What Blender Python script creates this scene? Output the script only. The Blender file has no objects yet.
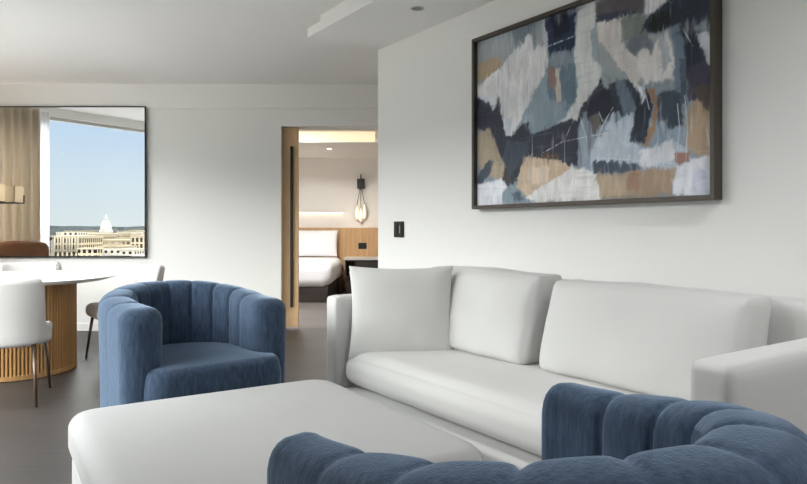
import bpy, bmesh, math, random
import numpy as np
from mathutils import Vector, Matrix, noise

# ------------------------------------------------------------------ scene, camera, world, sun, exposure
S = bpy.context.scene
COL = S.collection
TH = math.radians(34.4)                      # the seating wall runs at this angle to the mirror wall
CO, SI = math.cos(TH), math.sin(TH)
EYE = 1.10
CEIL = 2.687
BACK_Y = 7.13

def W(m, n, z=0.0):
    """m runs along the seating wall (away from the viewer), n towards that wall."""
    return Vector((-SI * m + CO * n, CO * m + SI * n, z))

cam_data = bpy.data.cameras.new('camera')
cam_data.sensor_width = 36.0
cam_data.lens = 654 / 807 * 36.0
cam_data.shift_y = -12 / 807
cam_data.clip_start = 0.05
cam_data.clip_end = 20000
cam = bpy.data.objects.new('camera', cam_data)
COL.objects.link(cam)
cam.location = (0, 0, EYE)
cam.rotation_euler = (math.pi / 2, 0, 0)
S.camera = cam

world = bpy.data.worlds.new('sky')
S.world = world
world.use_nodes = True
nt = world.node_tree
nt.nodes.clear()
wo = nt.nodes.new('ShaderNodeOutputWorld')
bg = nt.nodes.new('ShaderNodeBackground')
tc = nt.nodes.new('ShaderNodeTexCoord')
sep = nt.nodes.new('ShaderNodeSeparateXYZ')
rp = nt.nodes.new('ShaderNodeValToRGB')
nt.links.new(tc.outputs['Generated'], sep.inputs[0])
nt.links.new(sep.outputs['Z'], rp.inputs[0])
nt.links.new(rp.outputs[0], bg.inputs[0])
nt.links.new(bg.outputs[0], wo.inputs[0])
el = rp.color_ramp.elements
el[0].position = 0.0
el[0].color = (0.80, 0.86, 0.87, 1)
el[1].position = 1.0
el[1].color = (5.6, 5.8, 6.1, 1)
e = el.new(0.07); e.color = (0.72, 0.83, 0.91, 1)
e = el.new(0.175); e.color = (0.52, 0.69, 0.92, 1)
e = el.new(0.215); e.color = (10.8, 10.7, 10.4, 1)        # extra-bright band added above the clear horizon sky to light the room
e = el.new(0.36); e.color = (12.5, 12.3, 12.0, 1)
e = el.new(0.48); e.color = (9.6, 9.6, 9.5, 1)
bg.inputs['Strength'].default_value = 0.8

sun_data = bpy.data.lights.new('sun', 'SUN')
sun_data.energy = 1.5
sun_data.color = (1.0, 0.90, 0.74)
sun_data.angle = 0.02
sun = bpy.data.objects.new('sun', sun_data)
COL.objects.link(sun)
sun.rotation_euler = Vector((0.62, 0.55, 0.62)).to_track_quat('Z', 'Y').to_euler()

# daylight portal at the window wall (guides sky sampling only)
pd = bpy.data.lights.new('window_portal', 'AREA')
pd.shape = 'RECTANGLE'; pd.size = 6.6; pd.size_y = 2.5
pd.cycles.is_portal = True
po = bpy.data.objects.new('window_portal', pd)
COL.objects.link(po)
po.location = W(5.8, -0.64, 1.35)
po.rotation_euler = Vector((-CO, -SI, 0)).to_track_quat('Z', 'Y').to_euler()

vs = S.view_settings
vs.view_transform = 'Standard'
vs.look = 'None'
vs.gamma = 1.0
vs.use_curve_mapping = False
vs.exposure = 0.55
S.cycles.use_denoising = True
S.cycles.max_bounces = 10
S.cycles.diffuse_bounces = 7
S.cycles.glossy_bounces = 4
S.cycles.transparent_max_bounces = 12
S.cycles.sample_clamp_indirect = 6.0
S.cycles.caustics_reflective = False

# ------------------------------------------------------------------ helpers: objects
def link(name, bm, mat, parent=None, smooth=True, loc=None, rotz=None, angle=None):
    me = bpy.data.meshes.new(name)
    bmesh.ops.recalc_face_normals(bm, faces=bm.faces[:])
    for f in bm.faces:
        f.smooth = smooth
    bm.to_mesh(me); bm.free()
    if mat is not None:
        for mm in (mat if isinstance(mat, (list, tuple)) else [mat]):
            me.materials.append(mm)
    o = bpy.data.objects.new(name, me)
    COL.objects.link(o)
    if parent is not None:
        o.parent = parent
    if loc is not None:
        o.location = loc
    if rotz is not None:
        o.rotation_euler = (0, 0, rotz)
    if smooth and angle is not None:
        me.set_sharp_from_angle(angle=math.radians(angle))
    return o

def thing(name, label, cat, loc=(0, 0, 0), rotz=0.0, group=None):
    o = bpy.data.objects.new(name, None)
    o.empty_display_size = 0.1
    COL.objects.link(o)
    o.location = loc
    o.rotation_euler = (0, 0, rotz)
    return tag(o, label, cat, group)

def tag(o, label, cat, group=None, kind=None):
    o['label'] = label
    o['category'] = cat
    if group: o['group'] = group
    if kind: o['kind'] = kind
    return o

def struct(o, label=None, cat=None):
    o['kind'] = 'structure'
    if label: o['label'] = label
    if cat: o['category'] = cat
    return o

def copy_tree(o, parent=None):
    c = o.copy()
    COL.objects.link(c)
    if parent is not None:
        c.parent = parent
    for ch in list(o.children):
        copy_tree(ch, c)
    return c

# ------------------------------------------------------------------ helpers: shapes
def box(bm, x0, x1, y0, y1, z0, z1, bevel=0.0, seg=2):
    r = bmesh.ops.create_cube(bm, size=1.0)
    vs_ = r['verts']
    for v in vs_:
        v.co = Vector((x0 + (v.co.x + .5) * (x1 - x0), y0 + (v.co.y + .5) * (y1 - y0), z0 + (v.co.z + .5) * (z1 - z0)))
    if bevel > 0:
        es = list({e for v in vs_ for e in v.link_edges})
        bmesh.ops.bevel(bm, geom=es, offset=bevel, segments=seg, profile=0.5, affect='EDGES')

def bx(x0, x1, y0, y1, z0, z1, bevel=0.0, seg=2):
    bm = bmesh.new()
    box(bm, x0, x1, y0, y1, z0, z1, bevel, seg)
    return bm

def prism(pts, z0, z1, bm=None):
    bm = bm or bmesh.new()
    lo = [bm.verts.new((p[0], p[1], z0)) for p in pts]
    hi = [bm.verts.new((p[0], p[1], z1)) for p in pts]
    n = len(pts)
    bm.faces.new(lo[::-1]); bm.faces.new(hi)
    for i in range(n):
        bm.faces.new((lo[i], lo[(i + 1) % n], hi[(i + 1) % n], hi[i]))
    return bm

def wbox(m0, m1, n0, n1, z0, z1):
    return prism([W(m0, n0)[:2], W(m1, n0)[:2], W(m1, n1)[:2], W(m0, n1)[:2]], z0, z1)

def lathe(prof, seg=48, bm=None, cx=0, cy=0):
    bm = bm or bmesh.new()
    rings = []
    for r, z in prof:
        if r < 1e-6:
            rings.append([bm.verts.new((cx, cy, z))])
        else:
            rings.append([bm.verts.new((cx + r * math.cos(2 * math.pi * k / seg), cy + r * math.sin(2 * math.pi * k / seg), z)) for k in range(seg)])
    for a, b in zip(rings, rings[1:]):
        for k in range(seg):
            k2 = (k + 1) % seg
            if len(a) == 1 and len(b) == 1: continue
            if len(a) == 1: bm.faces.new((a[0], b[k], b[k2]))
            elif len(b) == 1: bm.faces.new((a[k], a[k2], b[0]))
            else: bm.faces.new((a[k], a[k2], b[k2], b[k]))
    return bm

def tube(bm, p0, p1, r0, r1=None, seg=14):
    r1 = r0 if r1 is None else r1
    p0, p1 = Vector(p0), Vector(p1)
    q = (p1 - p0).to_track_quat('Z', 'Y')
    A, B = [], []
    for k in range(seg):
        t = 2 * math.pi * k / seg
        d = q @ Vector((math.cos(t), math.sin(t), 0))
        A.append(bm.verts.new(p0 + d * r0)); B.append(bm.verts.new(p1 + d * r1))
    bm.faces.new(A[::-1]); bm.faces.new(B)
    for k in range(seg):
        bm.faces.new((A[k], A[(k + 1) % seg], B[(k + 1) % seg], B[k]))
    return bm

def soft_box(hx, hy, hz, r, cuts=22, deform=None, seed=0.0, wrinkle=0.0, wscale=6.0):
    """Upholstered block: half sizes, edge radius, optional deform(p, u) with u in [-1, 1]^3."""
    bm = bmesh.new()
    bmesh.ops.create_cube(bm, size=2.0)
    bmesh.ops.subdivide_edges(bm, edges=bm.edges[:], cuts=cuts, use_grid_fill=True)
    h = Vector((hx, hy, hz))
    for v in bm.verts:
        u = v.co.copy()
        p = Vector([h[i] * (0.55 * u[i] + 0.45 * math.sin(u[i] * math.pi / 2)) for i in range(3)])
        rr = min(r, hx, hy, hz)
        q = Vector([max(-(h[i] - rr), min(h[i] - rr, p[i])) for i in range(3)])
        d = p - q
        if d.length > 1e-9:
            p = q + d.normalized() * rr
        if deform: p = deform(p, u)
        if wrinkle:
            w = noise.noise(Vector((p.x * wscale + seed, p.y * wscale, p.z * wscale)))
            p = p + p.normalized() * w * wrinkle
        v.co = p
    return bm

def pillow_bm(w, h, t, n=34, seed=0.0, pinch=0.05, wr=0.006):
    """Loose square pillow standing in the local xz plane, thickness along y, centred."""
    bm = bmesh.new()
    def pos(i, j, side):
        u = math.sin(math.pi * (i / n - .5)); v = math.sin(math.pi * (j / n - .5))
        x = u * w / 2 * (1 - pinch * (1 - v * v)); z = v * h / 2 * (1 - pinch * (1 - u * u))
        b = max(0.0, (1 - u * u) * (1 - v * v)) ** 0.42
        y = side * t / 2 * b
        k = noise.noise(Vector((x * 5 + seed, z * 5, side * 3.1))) + .5 * noise.noise(Vector((x * 13 + seed, z * 11, side)))
        return Vector((x, y + side * k * wr * min(1, b * 2), z))
    g = {}
    for side in (-1, 1):
        for i in range(n + 1):
            for j in range(n + 1):
                edge = i in (0, n) or j in (0, n)
                if edge and side == 1: g[(1, i, j)] = g[(-1, i, j)]
                else: g[(side, i, j)] = bm.verts.new(pos(i, j, side))
    for side in (-1, 1):
        for i in range(n):
            for j in range(n):
                bm.faces.new((g[(side, i, j)], g[(side, i + 1, j)], g[(side, i + 1, j + 1)], g[(side, i, j + 1)]))
    return bm

# ------------------------------------------------------------------ helpers: materials
def mat(name, color, rough=0.6, metal=0.0, spec=0.5, sheen=0.0, sheen_tint=(1, 1, 1), noise_amt=0.0, noise_scale=(20, 20, 20),
        bump=0.0, bump_scale=(200, 200, 200), emit=None, emit_str=0.0, coat=0.0, detail=3.0, color2=None):
    m = bpy.data.materials.new(name)
    m.use_nodes = True
    t = m.node_tree
    b = t.nodes['Principled BSDF']
    b.inputs['Base Color'].default_value = (*color, 1)
    b.inputs['Roughness'].default_value = rough
    b.inputs['Metallic'].default_value = metal
    b.inputs['Specular IOR Level'].default_value = spec
    b.inputs['Sheen Weight'].default_value = sheen
    b.inputs['Sheen Roughness'].default_value = 0.4
    b.inputs['Sheen Tint'].default_value = (*sheen_tint, 1)
    b.inputs['Coat Weight'].default_value = coat
    if emit:
        b.inputs['Emission Color'].default_value = (*emit, 1)
        b.inputs['Emission Strength'].default_value = emit_str
    if noise_amt or bump:
        tcn = t.nodes.new('ShaderNodeTexCoord')
    if noise_amt:
        mp = t.nodes.new('ShaderNodeMapping'); mp.inputs['Scale'].default_value = noise_scale
        nz = t.nodes.new('ShaderNodeTexNoise'); nz.inputs['Scale'].default_value = 1.0; nz.inputs['Detail'].default_value = detail
        cr = t.nodes.new('ShaderNodeValToRGB')
        c2 = color2 or tuple(min(1, c * (1 + noise_amt)) for c in color)
        c1 = tuple(c * (1 - noise_amt) for c in color)
        cr.color_ramp.elements[0].position = 0.3; cr.color_ramp.elements[0].color = (*c1, 1)
        cr.color_ramp.elements[1].position = 0.7; cr.color_ramp.elements[1].color = (*c2, 1)
        t.links.new(tcn.outputs['Object'], mp.inputs[0]); t.links.new(mp.outputs[0], nz.inputs['Vector'])
        t.links.new(nz.outputs[0], cr.inputs[0]); t.links.new(cr.outputs[0], b.inputs['Base Color'])
    if bump:
        mp2 = t.nodes.new('ShaderNodeMapping'); mp2.inputs['Scale'].default_value = bump_scale
        nz2 = t.nodes.new('ShaderNodeTexNoise'); nz2.inputs['Scale'].default_value = 1.0; nz2.inputs['Detail'].default_value = 2.0
        bp = t.nodes.new('ShaderNodeBump'); bp.inputs['Strength'].default_value = bump; bp.inputs['Distance'].default_value = 0.004
        t.links.new(tcn.outputs['Object'], mp2.inputs[0]); t.links.new(mp2.outputs[0], nz2.inputs['Vector'])
        t.links.new(nz2.outputs[0], bp.inputs['Height']); t.links.new(bp.outputs[0], b.inputs['Normal'])
    return m

def glass_mat(name, tint=(0.97, 0.985, 0.985), refl=0.03):
    m = bpy.data.materials.new(name); m.use_nodes = True
    t = m.node_tree; t.nodes.clear()
    o = t.nodes.new('ShaderNodeOutputMaterial'); mx = t.nodes.new('ShaderNodeMixShader')
    tr = t.nodes.new('ShaderNodeBsdfTransparent'); tr.inputs[0].default_value = (*tint, 1)
    gl = t.nodes.new('ShaderNodeBsdfGlossy'); gl.inputs['Roughness'].default_value = 0.0
    mx.inputs[0].default_value = refl
    t.links.new(tr.outputs[0], mx.inputs[1]); t.links.new(gl.outputs[0], mx.inputs[2]); t.links.new(mx.outputs[0], o.inputs[0])
    return m

def translucent_mat(name, color, amount, through=None, clear=0.0):
    m = bpy.data.materials.new(name); m.use_nodes = True
    t = m.node_tree; t.nodes.clear()
    o = t.nodes.new('ShaderNodeOutputMaterial'); mx = t.nodes.new('ShaderNodeMixShader')
    d = t.nodes.new('ShaderNodeBsdfDiffuse'); d.inputs[0].default_value = (*color, 1)
    tr = t.nodes.new('ShaderNodeBsdfTranslucent'); tr.inputs[0].default_value = (*(through or color), 1)
    mx.inputs[0].default_value = amount
    t.links.new(d.outputs[0], mx.inputs[1]); t.links.new(tr.outputs[0], mx.inputs[2])
    last = mx
    if clear:
        tp = t.nodes.new('ShaderNodeBsdfTransparent'); m2 = t.nodes.new('ShaderNodeMixShader'); m2.inputs[0].default_value = clear
        t.links.new(mx.outputs[0], m2.inputs[1]); t.links.new(tp.outputs[0], m2.inputs[2]); last = m2
    t.links.new(last.outputs[0], o.inputs[0])
    return m

def plank_mat(name, c1, c2, c3, length=1.4, width=0.19, rot=0.0, rough=0.45):
    m = bpy.data.materials.new(name); m.use_nodes = True
    t = m.node_tree; b = t.nodes['Principled BSDF']
    tcn = t.nodes.new('ShaderNodeTexCoord'); mp = t.nodes.new('ShaderNodeMapping'); mp.inputs['Rotation'].default_value = (0, 0, rot)
    br = t.nodes.new('ShaderNodeTexBrick')
    br.offset = 0.37; br.inputs['Scale'].default_value = 1.0
    br.inputs['Brick Width'].default_value = length; br.inputs['Row Height'].default_value = width
    br.inputs['Mortar Size'].default_value = 0.0018; br.inputs['Mortar Smooth'].default_value = 0.2
    br.inputs['Color1'].default_value = (*c1, 1); br.inputs['Color2'].default_value = (*c2, 1); br.inputs['Mortar'].default_value = (*c3, 1)
    mp2 = t.nodes.new('ShaderNodeMapping'); mp2.inputs['Scale'].default_value = (1.3, 22, 1)
    nz = t.nodes.new('ShaderNodeTexNoise'); nz.inputs['Scale'].default_value = 1.6; nz.inputs['Detail'].default_value = 5
    mr = t.nodes.new('ShaderNodeMapRange'); mr.inputs[1].default_value = 0.25; mr.inputs[2].default_value = 0.75; mr.inputs[3].default_value = 0.78; mr.inputs[4].default_value = 1.2
    mul = t.nodes.new('ShaderNodeVectorMath'); mul.operation = 'MULTIPLY'
    t.links.new(tcn.outputs['Object'], mp.inputs[0]); t.links.new(mp.outputs[0], br.inputs['Vector'])
    t.links.new(mp.outputs[0], mp2.inputs[0]); t.links.new(mp2.outputs[0], nz.inputs['Vector'])
    t.links.new(nz.outputs[0], mr.inputs[0]); t.links.new(br.outputs['Color'], mul.inputs[0]); t.links.new(mr.outputs[0], mul.inputs[1])
    t.links.new(mul.outputs[0], b.inputs['Base Color'])
    b.inputs['Roughness'].default_value = rough
    b.inputs['Specular IOR Level'].default_value = 0.35
    return m

def facade_mat(name, wall, window, bw=4.0, rh=3.8, mortar=0.9, roof=None):
    m = bpy.data.materials.new(name); m.use_nodes = True
    t = m.node_tree; b = t.nodes['Principled BSDF']
    tcn = t.nodes.new('ShaderNodeTexCoord'); sp = t.nodes.new('ShaderNodeSeparateXYZ'); cb = t.nodes.new('ShaderNodeCombineXYZ')
    br = t.nodes.new('ShaderNodeTexBrick'); br.offset = 0.0
    br.inputs['Scale'].default_value = 1.0; br.inputs['Brick Width'].default_value = bw; br.inputs['Row Height'].default_value = rh
    br.inputs['Mortar Size'].default_value = mortar; br.inputs['Mortar Smooth'].default_value = 0.0
    br.inputs['Color1'].default_value = (*window, 1); br.inputs['Color2'].default_value = (*window, 1); br.inputs['Mortar'].default_value = (*wall, 1)
    ge = t.nodes.new('ShaderNodeNewGeometry'); s2 = t.nodes.new('ShaderNodeSeparateXYZ'); gt = t.nodes.new('ShaderNodeMath'); gt.operation = 'GREATER_THAN'; gt.inputs[1].default_value = 0.4
    mx = t.nodes.new('ShaderNodeMix'); mx.data_type = 'RGBA'
    add = t.nodes.new('ShaderNodeMath'); add.operation = 'ADD'
    t.links.new(tcn.outputs['Object'], sp.inputs[0])
    t.links.new(sp.outputs['X'], add.inputs[0]); t.links.new(sp.outputs['Y'], add.inputs[1])
    t.links.new(add.outputs[0], cb.inputs['X']); t.links.new(sp.outputs['Z'], cb.inputs['Y'])
    t.links.new(cb.outputs[0], br.inputs['Vector'])
    t.links.new(ge.outputs['Normal'], s2.inputs[0]); t.links.new(s2.outputs['Z'], gt.inputs[0])
    t.links.new(gt.outputs[0], mx.inputs[0]); t.links.new(br.outputs['Color'], mx.inputs[6]); mx.inputs[7].default_value = (*(roof or wall), 1)
    t.links.new(mx.outputs[2], b.inputs['Base Color'])
    b.inputs['Roughness'].default_value = 0.8
    b.inputs['Specular IOR Level'].default_value = 0.0
    return m

M = {}
M['wall'] = mat('wall_paint', (0.85, 0.845, 0.825), 0.85, spec=0.2, bump=0.05, bump_scale=(90, 90, 90))
M['ceiling'] = mat('ceiling_paint', (0.83, 0.82, 0.81), 0.9, spec=0.1)
M['trim'] = mat('trim_paint', (0.82, 0.81, 0.79), 0.6, spec=0.3)
M['bedwall'] = mat('bedroom_paint', (0.82, 0.79, 0.74), 0.85, spec=0.2)
M['floor'] = plank_mat('grey_brown_planks', (0.041, 0.037, 0.0345), (0.055, 0.049, 0.0455), (0.028, 0.0255, 0.024))
M['bedfloor'] = plank_mat('bedroom_planks', (0.112, 0.100, 0.093), (0.138, 0.123, 0.114), (0.08, 0.072, 0.068))
M['white_fabric'] = mat('white_upholstery', (0.62, 0.617, 0.605), 0.9, spec=0.15, sheen=0.15, bump=0.12, bump_scale=(420, 420, 420), noise_amt=0.02, noise_scale=(3, 3, 3))
M['ottoman'] = mat('light_grey_upholstery', (0.46, 0.46, 0.458), 0.9, spec=0.15, sheen=0.1, bump=0.12, bump_scale=(420, 420, 420), noise_amt=0.02, noise_scale=(3, 3, 3))
M['pillow_fabric'] = mat('ivory_pillow_weave', (0.68, 0.677, 0.655), 0.9, spec=0.15, sheen=0.15, bump=0.2, bump_scale=(300, 300, 300), noise_amt=0.02, noise_scale=(5, 5, 5))
M['blue'] = mat('blue_chenille', (0.048, 0.075, 0.122), 0.85, spec=0.15, sheen=0.7, sheen_tint=(0.5, 0.65, 0.85), noise_amt=0.30, noise_scale=(70, 70, 16), bump=0.35, bump_scale=(160, 160, 40), detail=4)
M['boucle'] = mat('cream_dining_upholstery', (0.62, 0.60, 0.585), 0.9, spec=0.15, sheen=0.2, bump=0.25, bump_scale=(180, 180, 180))
M['bronze'] = mat('bronze_metal', (0.16, 0.115, 0.085), 0.38, metal=0.85)
M['black'] = mat('black_metal', (0.012, 0.012, 0.013), 0.4, metal=0.3)
M['oak'] = mat('oak_veneer', (0.56, 0.35, 0.175), 0.5, spec=0.4, noise_amt=0.16, noise_scale=(26, 26, 1.6), detail=5)
M['dooroak'] = mat('light_oak_door', (0.66, 0.45, 0.25), 0.5, spec=0.4, noise_amt=0.10, noise_scale=(26, 26, 1.6), detail=5)
M['oakslat'] = mat('oak_slats', (0.40, 0.22, 0.085), 0.5, spec=0.4, noise_amt=0.2, noise_scale=(22, 22, 1.5), detail=5)
M['tabletop'] = mat('white_stone_top', (0.90, 0.90, 0.89), 0.2, spec=0.5, noise_amt=0.03, noise_scale=(2, 3, 2))
M['frame'] = mat('dark_bronze_frame', (0.075, 0.06, 0.048), 0.45, metal=0.35)
M['glass'] = glass_mat('window_glass')
M['bulbglass'] = mat('frosted_lit_glass', (0.85, 0.8, 0.7), 0.2, emit=(1.0, 0.86, 0.66), emit_str=0.04)
M['linen'] = mat('white_bed_linen', (0.82, 0.82, 0.84), 0.9, spec=0.1, bump=0.1, bump_scale=(60, 60, 60))
M['darkwood'] = mat('dark_walnut', (0.030, 0.022, 0.018), 0.5, noise_amt=0.3, noise_scale=(3, 20, 20))
M['stone'] = mat('pale_stone_top', (0.55, 0.53, 0.50), 0.3)
M['brass'] = mat('brass', (0.65, 0.42, 0.16), 0.3, metal=1.0)
M['leather'] = mat('brown_leather', (0.20, 0.085, 0.035), 0.45, noise_amt=0.15, noise_scale=(9, 9, 9))
M['lampshade'] = translucent_mat('cream_lampshade', (0.80, 0.76, 0.68), 0.35)
M['drape'] = translucent_mat('beige_drape', (0.80, 0.735, 0.64), 0.34, (0.82, 0.75, 0.66))
M['sheer'] = translucent_mat('white_sheer', (0.92, 0.92, 0.92), 0.75, (0.97, 0.97, 0.98), 0.15)
M['winframe'] = mat('window_frame_metal', (0.55, 0.55, 0.55), 0.5, metal=0.3)
M['led'] = mat('warm_led_strip', (0.25, 0.22, 0.16), 0.5, emit=(1.0, 0.80, 0.50), emit_str=0.62)
M['led2'] = mat('warm_led_bar', (0.25, 0.22, 0.18), 0.5, emit=(1.0, 0.82, 0.56), emit_str=2.2)
M['lamp_on'] = mat('lit_downlight', (1, 1, 1), 0.5, emit=(1.0, 0.88, 0.7), emit_str=12)
M['lamp_off'] = mat('downlight_lens', (0.25, 0.25, 0.26), 0.3)
M['greyprint'] = mat('grey_print', (0.35, 0.35, 0.35), 0.5)
m_ = bpy.data.materials.new('mirror_silver'); m_.use_nodes = True
b_ = m_.node_tree.nodes['Principled BSDF']
b_.inputs['Base Color'].default_value = (0.86, 0.87, 0.87, 1); b_.inputs['Metallic'].default_value = 1.0; b_.inputs['Roughness'].default_value = 0.0
M['mirror'] = m_

# ------------------------------------------------------------------ the room
N_WALL, N_WIN = 2.771, -0.55
M_END = 4.405
living = [W(-4, -0.72)[:2], W(-4, 3.0)[:2], (4.65, -1.0), (4.65, 7.38), (-5.9, 7.38)]
struct(link('floor', prism(living, -0.2, 0.0), M['floor'], smooth=False))
struct(link('ceiling', prism(living, CEIL, CEIL + 0.3), M['ceiling'], smooth=False))
struct(link('wall_right', wbox(-4, M_END, N_WALL, N_WALL + 0.2, 0, CEIL), M['wall'], smooth=False))
struct(link('wall_rear', wbox(-4.2, -4, -0.72, 3.2, 0, CEIL), M['wall'], smooth=False))
struct(link('wall_passage', bx(4.65, 4.85, -1.8, 7.4, 0, CEIL), M['wall'], smooth=False))
DX0, DX1, DZ = -1.336, -0.10, 2.232
bm = bx(-6.1, DX0, BACK_Y, BACK_Y + 0.08, 0, CEIL)
box(bm, DX0, DX1, BACK_Y, BACK_Y + 0.08, DZ, CEIL)
box(bm, DX1, 4.65, BACK_Y, BACK_Y + 0.08, 0, CEIL)
box(bm, -6.1, DX0 - 0.9, BACK_Y + 0.08, BACK_Y + 0.17, 0, CEIL)
box(bm, DX1, 4.65, BACK_Y + 0.08, BACK_Y + 0.17, 0, CEIL)
box(bm, -6.1, DX0, BACK_Y + 0.17, BACK_Y + 0.25, 0, CEIL)
box(bm, DX0, DX1, BACK_Y + 0.17, BACK_Y + 0.25, DZ, CEIL)
box(bm, DX1, 4.65, BACK_Y + 0.17, BACK_Y + 0.25, 0, CEIL)
struct(link('wall_back', bm, M['wall'], smooth=False))
struct(link('trim_1', bx(-5.7, 4.65, BACK_Y - 0.030, BACK_Y, 2.425, CEIL), M['wall'], smooth=False))
bm = bx(-5.6, DX0, BACK_Y - 0.014, BACK_Y, 0, 0.085, 0.004)
box(bm, DX1, 4.65, BACK_Y - 0.014, BACK_Y, 0, 0.085, 0.004)
struct(link('baseboard_back', bm, M['trim'], smooth=False))
bm = wbox(-3.95, M_END, N_WALL - 0.014, N_WALL, 0, 0.085)
struct(link('baseboard_right', bm, M['trim'], smooth=False))
# dropped soffit above the seating wall: a thin lip below a set-back block
bm = wbox(-4, M_END, 2.155, N_WALL + 0.001, 2.53, 2.596)
struct(link('ceiling_soffit', bm, M['ceiling'], smooth=False), 'dropped ceiling soffit along the seating wall', 'soffit')
struct(link('trim_2', wbox(-4, M_END - 0.07, 2.225, N_WALL, 2.596, CEIL), M['ceiling'], smooth=False))

# window wall
struct(link('wall_window', wbox(-4.2, 9.3, N_WIN - 0.17, N_WIN, 2.575, CEIL + 0.3), M['wall'], smooth=False))
struct(link('trim_3', wbox(-4.2, 9.3, N_WIN - 0.17, N_WIN, -0.2, 0.10), M['trim'], smooth=False))
struct(link('wall_window_pier', wbox(-4.2, 2.5, N_WIN - 0.17, N_WIN, 0.10, 2.575), M['wall'], smooth=False))
edges = [2.5, 4.1, 5.65, 7.6, 9.0]
for k in range(len(edges) - 1):
    a, b2 = edges[k], edges[k + 1]
    bm = wbox(a, a + 0.035, N_WIN - 0.12, N_WIN - 0.04, 0.10, 2.575)
    for q in (wbox(b2 - 0.035, b2, N_WIN - 0.12, N_WIN - 0.04, 0.10, 2.575), wbox(a + .035, b2 - .035, N_WIN - 0.12, N_WIN - 0.04, 0.10, 0.15),
              wbox(a + .035, b2 - .035, N_WIN - 0.12, N_WIN - 0.04, 2.535, 2.575)):
        me = bpy.data.meshes.new('tmp'); q.to_mesh(me); q.free(); bm.from_mesh(me); bpy.data.meshes.remove(me)
    fr = struct(link('window_%d' % (k + 1), bm, M['winframe'], smooth=False))
    link('pane', wbox(a + .035, b2 - .035, N_WIN - 0.085, N_WIN - 0.075, 0.15, 2.535), M['glass'], fr, smooth=False)

# bedroom behind the sliding door
struct(link('floor_bedroom', bx(-5.2, 2.6, 7.38, 12.0, -0.2, 0.0), M['bedfloor'], smooth=False))
struct(link('ceiling_bedroom', bx(-5.2, 2.6, 7.38, 12.0, CEIL, CEIL + 0.3), M['bedwall'], smooth=False))
struct(link('wall_bedroom', bx(-5.2, 2.6, 11.8, 12.0, 0, CEIL), M['bedwall'], smooth=False))
struct(link('wall_bedroom_left', bx(-5.2, -5.0, 7.38, 11.8, 0, CEIL), M['bedwall'], smooth=False))
struct(link('wall_bedroom_right', bx(2.4, 2.6, 7.38, 11.8, 0, CEIL), M['bedwall'], smooth=False))
struct(link('ceiling_bedroom_soffit', bx(-5.0, 2.4, 9.70, 11.8, 2.40, 2.46), M['bedwall'], smooth=False), 'dropped soffit over the bed with a cove light', 'soffit')
struct(link('trim_4', bx(-5.0, 2.4, 9.95, 11.8, 2.46, CEIL), M['bedwall'], smooth=False))
tag(link('cove_light', bx(-4.9, -0.42, 9.69, 9.70, 2.408, 2.56, 0.002), M['led'], smooth=False),
    'warm glowing cove light strip high across the bedroom ceiling edge', 'cove light')

# sliding pocket door with its long pull
d = struct(link('door_1', bx(-2.05, -1.163, BACK_Y + 0.095, BACK_Y + 0.14, 0.03, DZ + 0.03, 0.003), M['dooroak'], smooth=False),
           'oak sliding door mostly slid away beside the bedroom opening', 'door')
bm = bx(-1.247, -1.219, BACK_Y + 0.062, BACK_Y + 0.082, 0.25, 2.02, 0.004)
for z in (0.32, 1.95):
    box(bm, -1.241, -1.225, BACK_Y + 0.082, BACK_Y + 0.0955, z, z + 0.03)
h = link('door_handle', bm, M['black'], d, smooth=False)
h['label'] = 'long black vertical pull bar'

# ------------------------------------------------------------------ soffit downlight, switch
t = thing('downlight', 'small round recessed downlight in the soffit over the painting', 'ceiling light', W(3.43, 2.456, 2.53))
link('trim_ring', lathe([(0.030, 0.0), (0.030, -0.004), (0.043, -0.004), (0.045, 0.0)], 40), M['winframe'], t)
link('lens', lathe([(0, -0.001), (0.030, -0.001), (0.030, 0.0)], 40), M['lamp_off'], t)

for k, (m_, n_, lab) in enumerate(((0.2, 1.9, 'added fill light in the ceiling just behind the viewer'), (-1.4, 1.9, 'added fill light in the ceiling far behind the viewer'))):  # unseen fill lights added to brighten the sofa arm and near armchair
    t = thing('downlight', lab, 'ceiling light', W(m_, n_, CEIL), 0, 'added fill lights behind the viewer')
    link('trim_ring', lathe([(0.045, 0.0), (0.045, -0.004), (0.06, -0.004), (0.062, 0.0)], 32), M['trim'], t)
    link('lens', lathe([(0, -0.003), (0.045, -0.003), (0.045, 0.0)], 32), M['lamp_on'], t)
    sl = bpy.data.lights.new('downlight_beam', 'SPOT'); sl.energy = 60; sl.color = (0.98, 0.99, 1.0); sl.spot_size = math.radians(150); sl.spot_blend = 0.8; sl.shadow_soft_size = 0.06
    so = bpy.data.objects.new('downlight_beam', sl); COL.objects.link(so); so.parent = t; so.location = (0, 0, -0.03)
t = thing('light_switch', 'black wall switch plate on the white wall left of the painting', 'light switch', W(4.10, N_WALL - 0.001, 1.105), TH)
link('plate', bx(-0.010, 0, -0.064, 0.064, -0.060, 0.060, 0.003), M['black'], t, smooth=False)
link('button', bx(-0.014, -0.010, -0.048, -0.010, -0.046, 0.046, 0.002), M['black'], t, smooth=False)
link('button', bx(-0.014, -0.010, 0.010, 0.048, -0.046, 0.046, 0.002), M['black'], t, smooth=False)
link('indicator', bx(-0.0146, -0.014, -0.028, -0.020, -0.030, 0.030), M['greyprint'], t, smooth=False)

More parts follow.
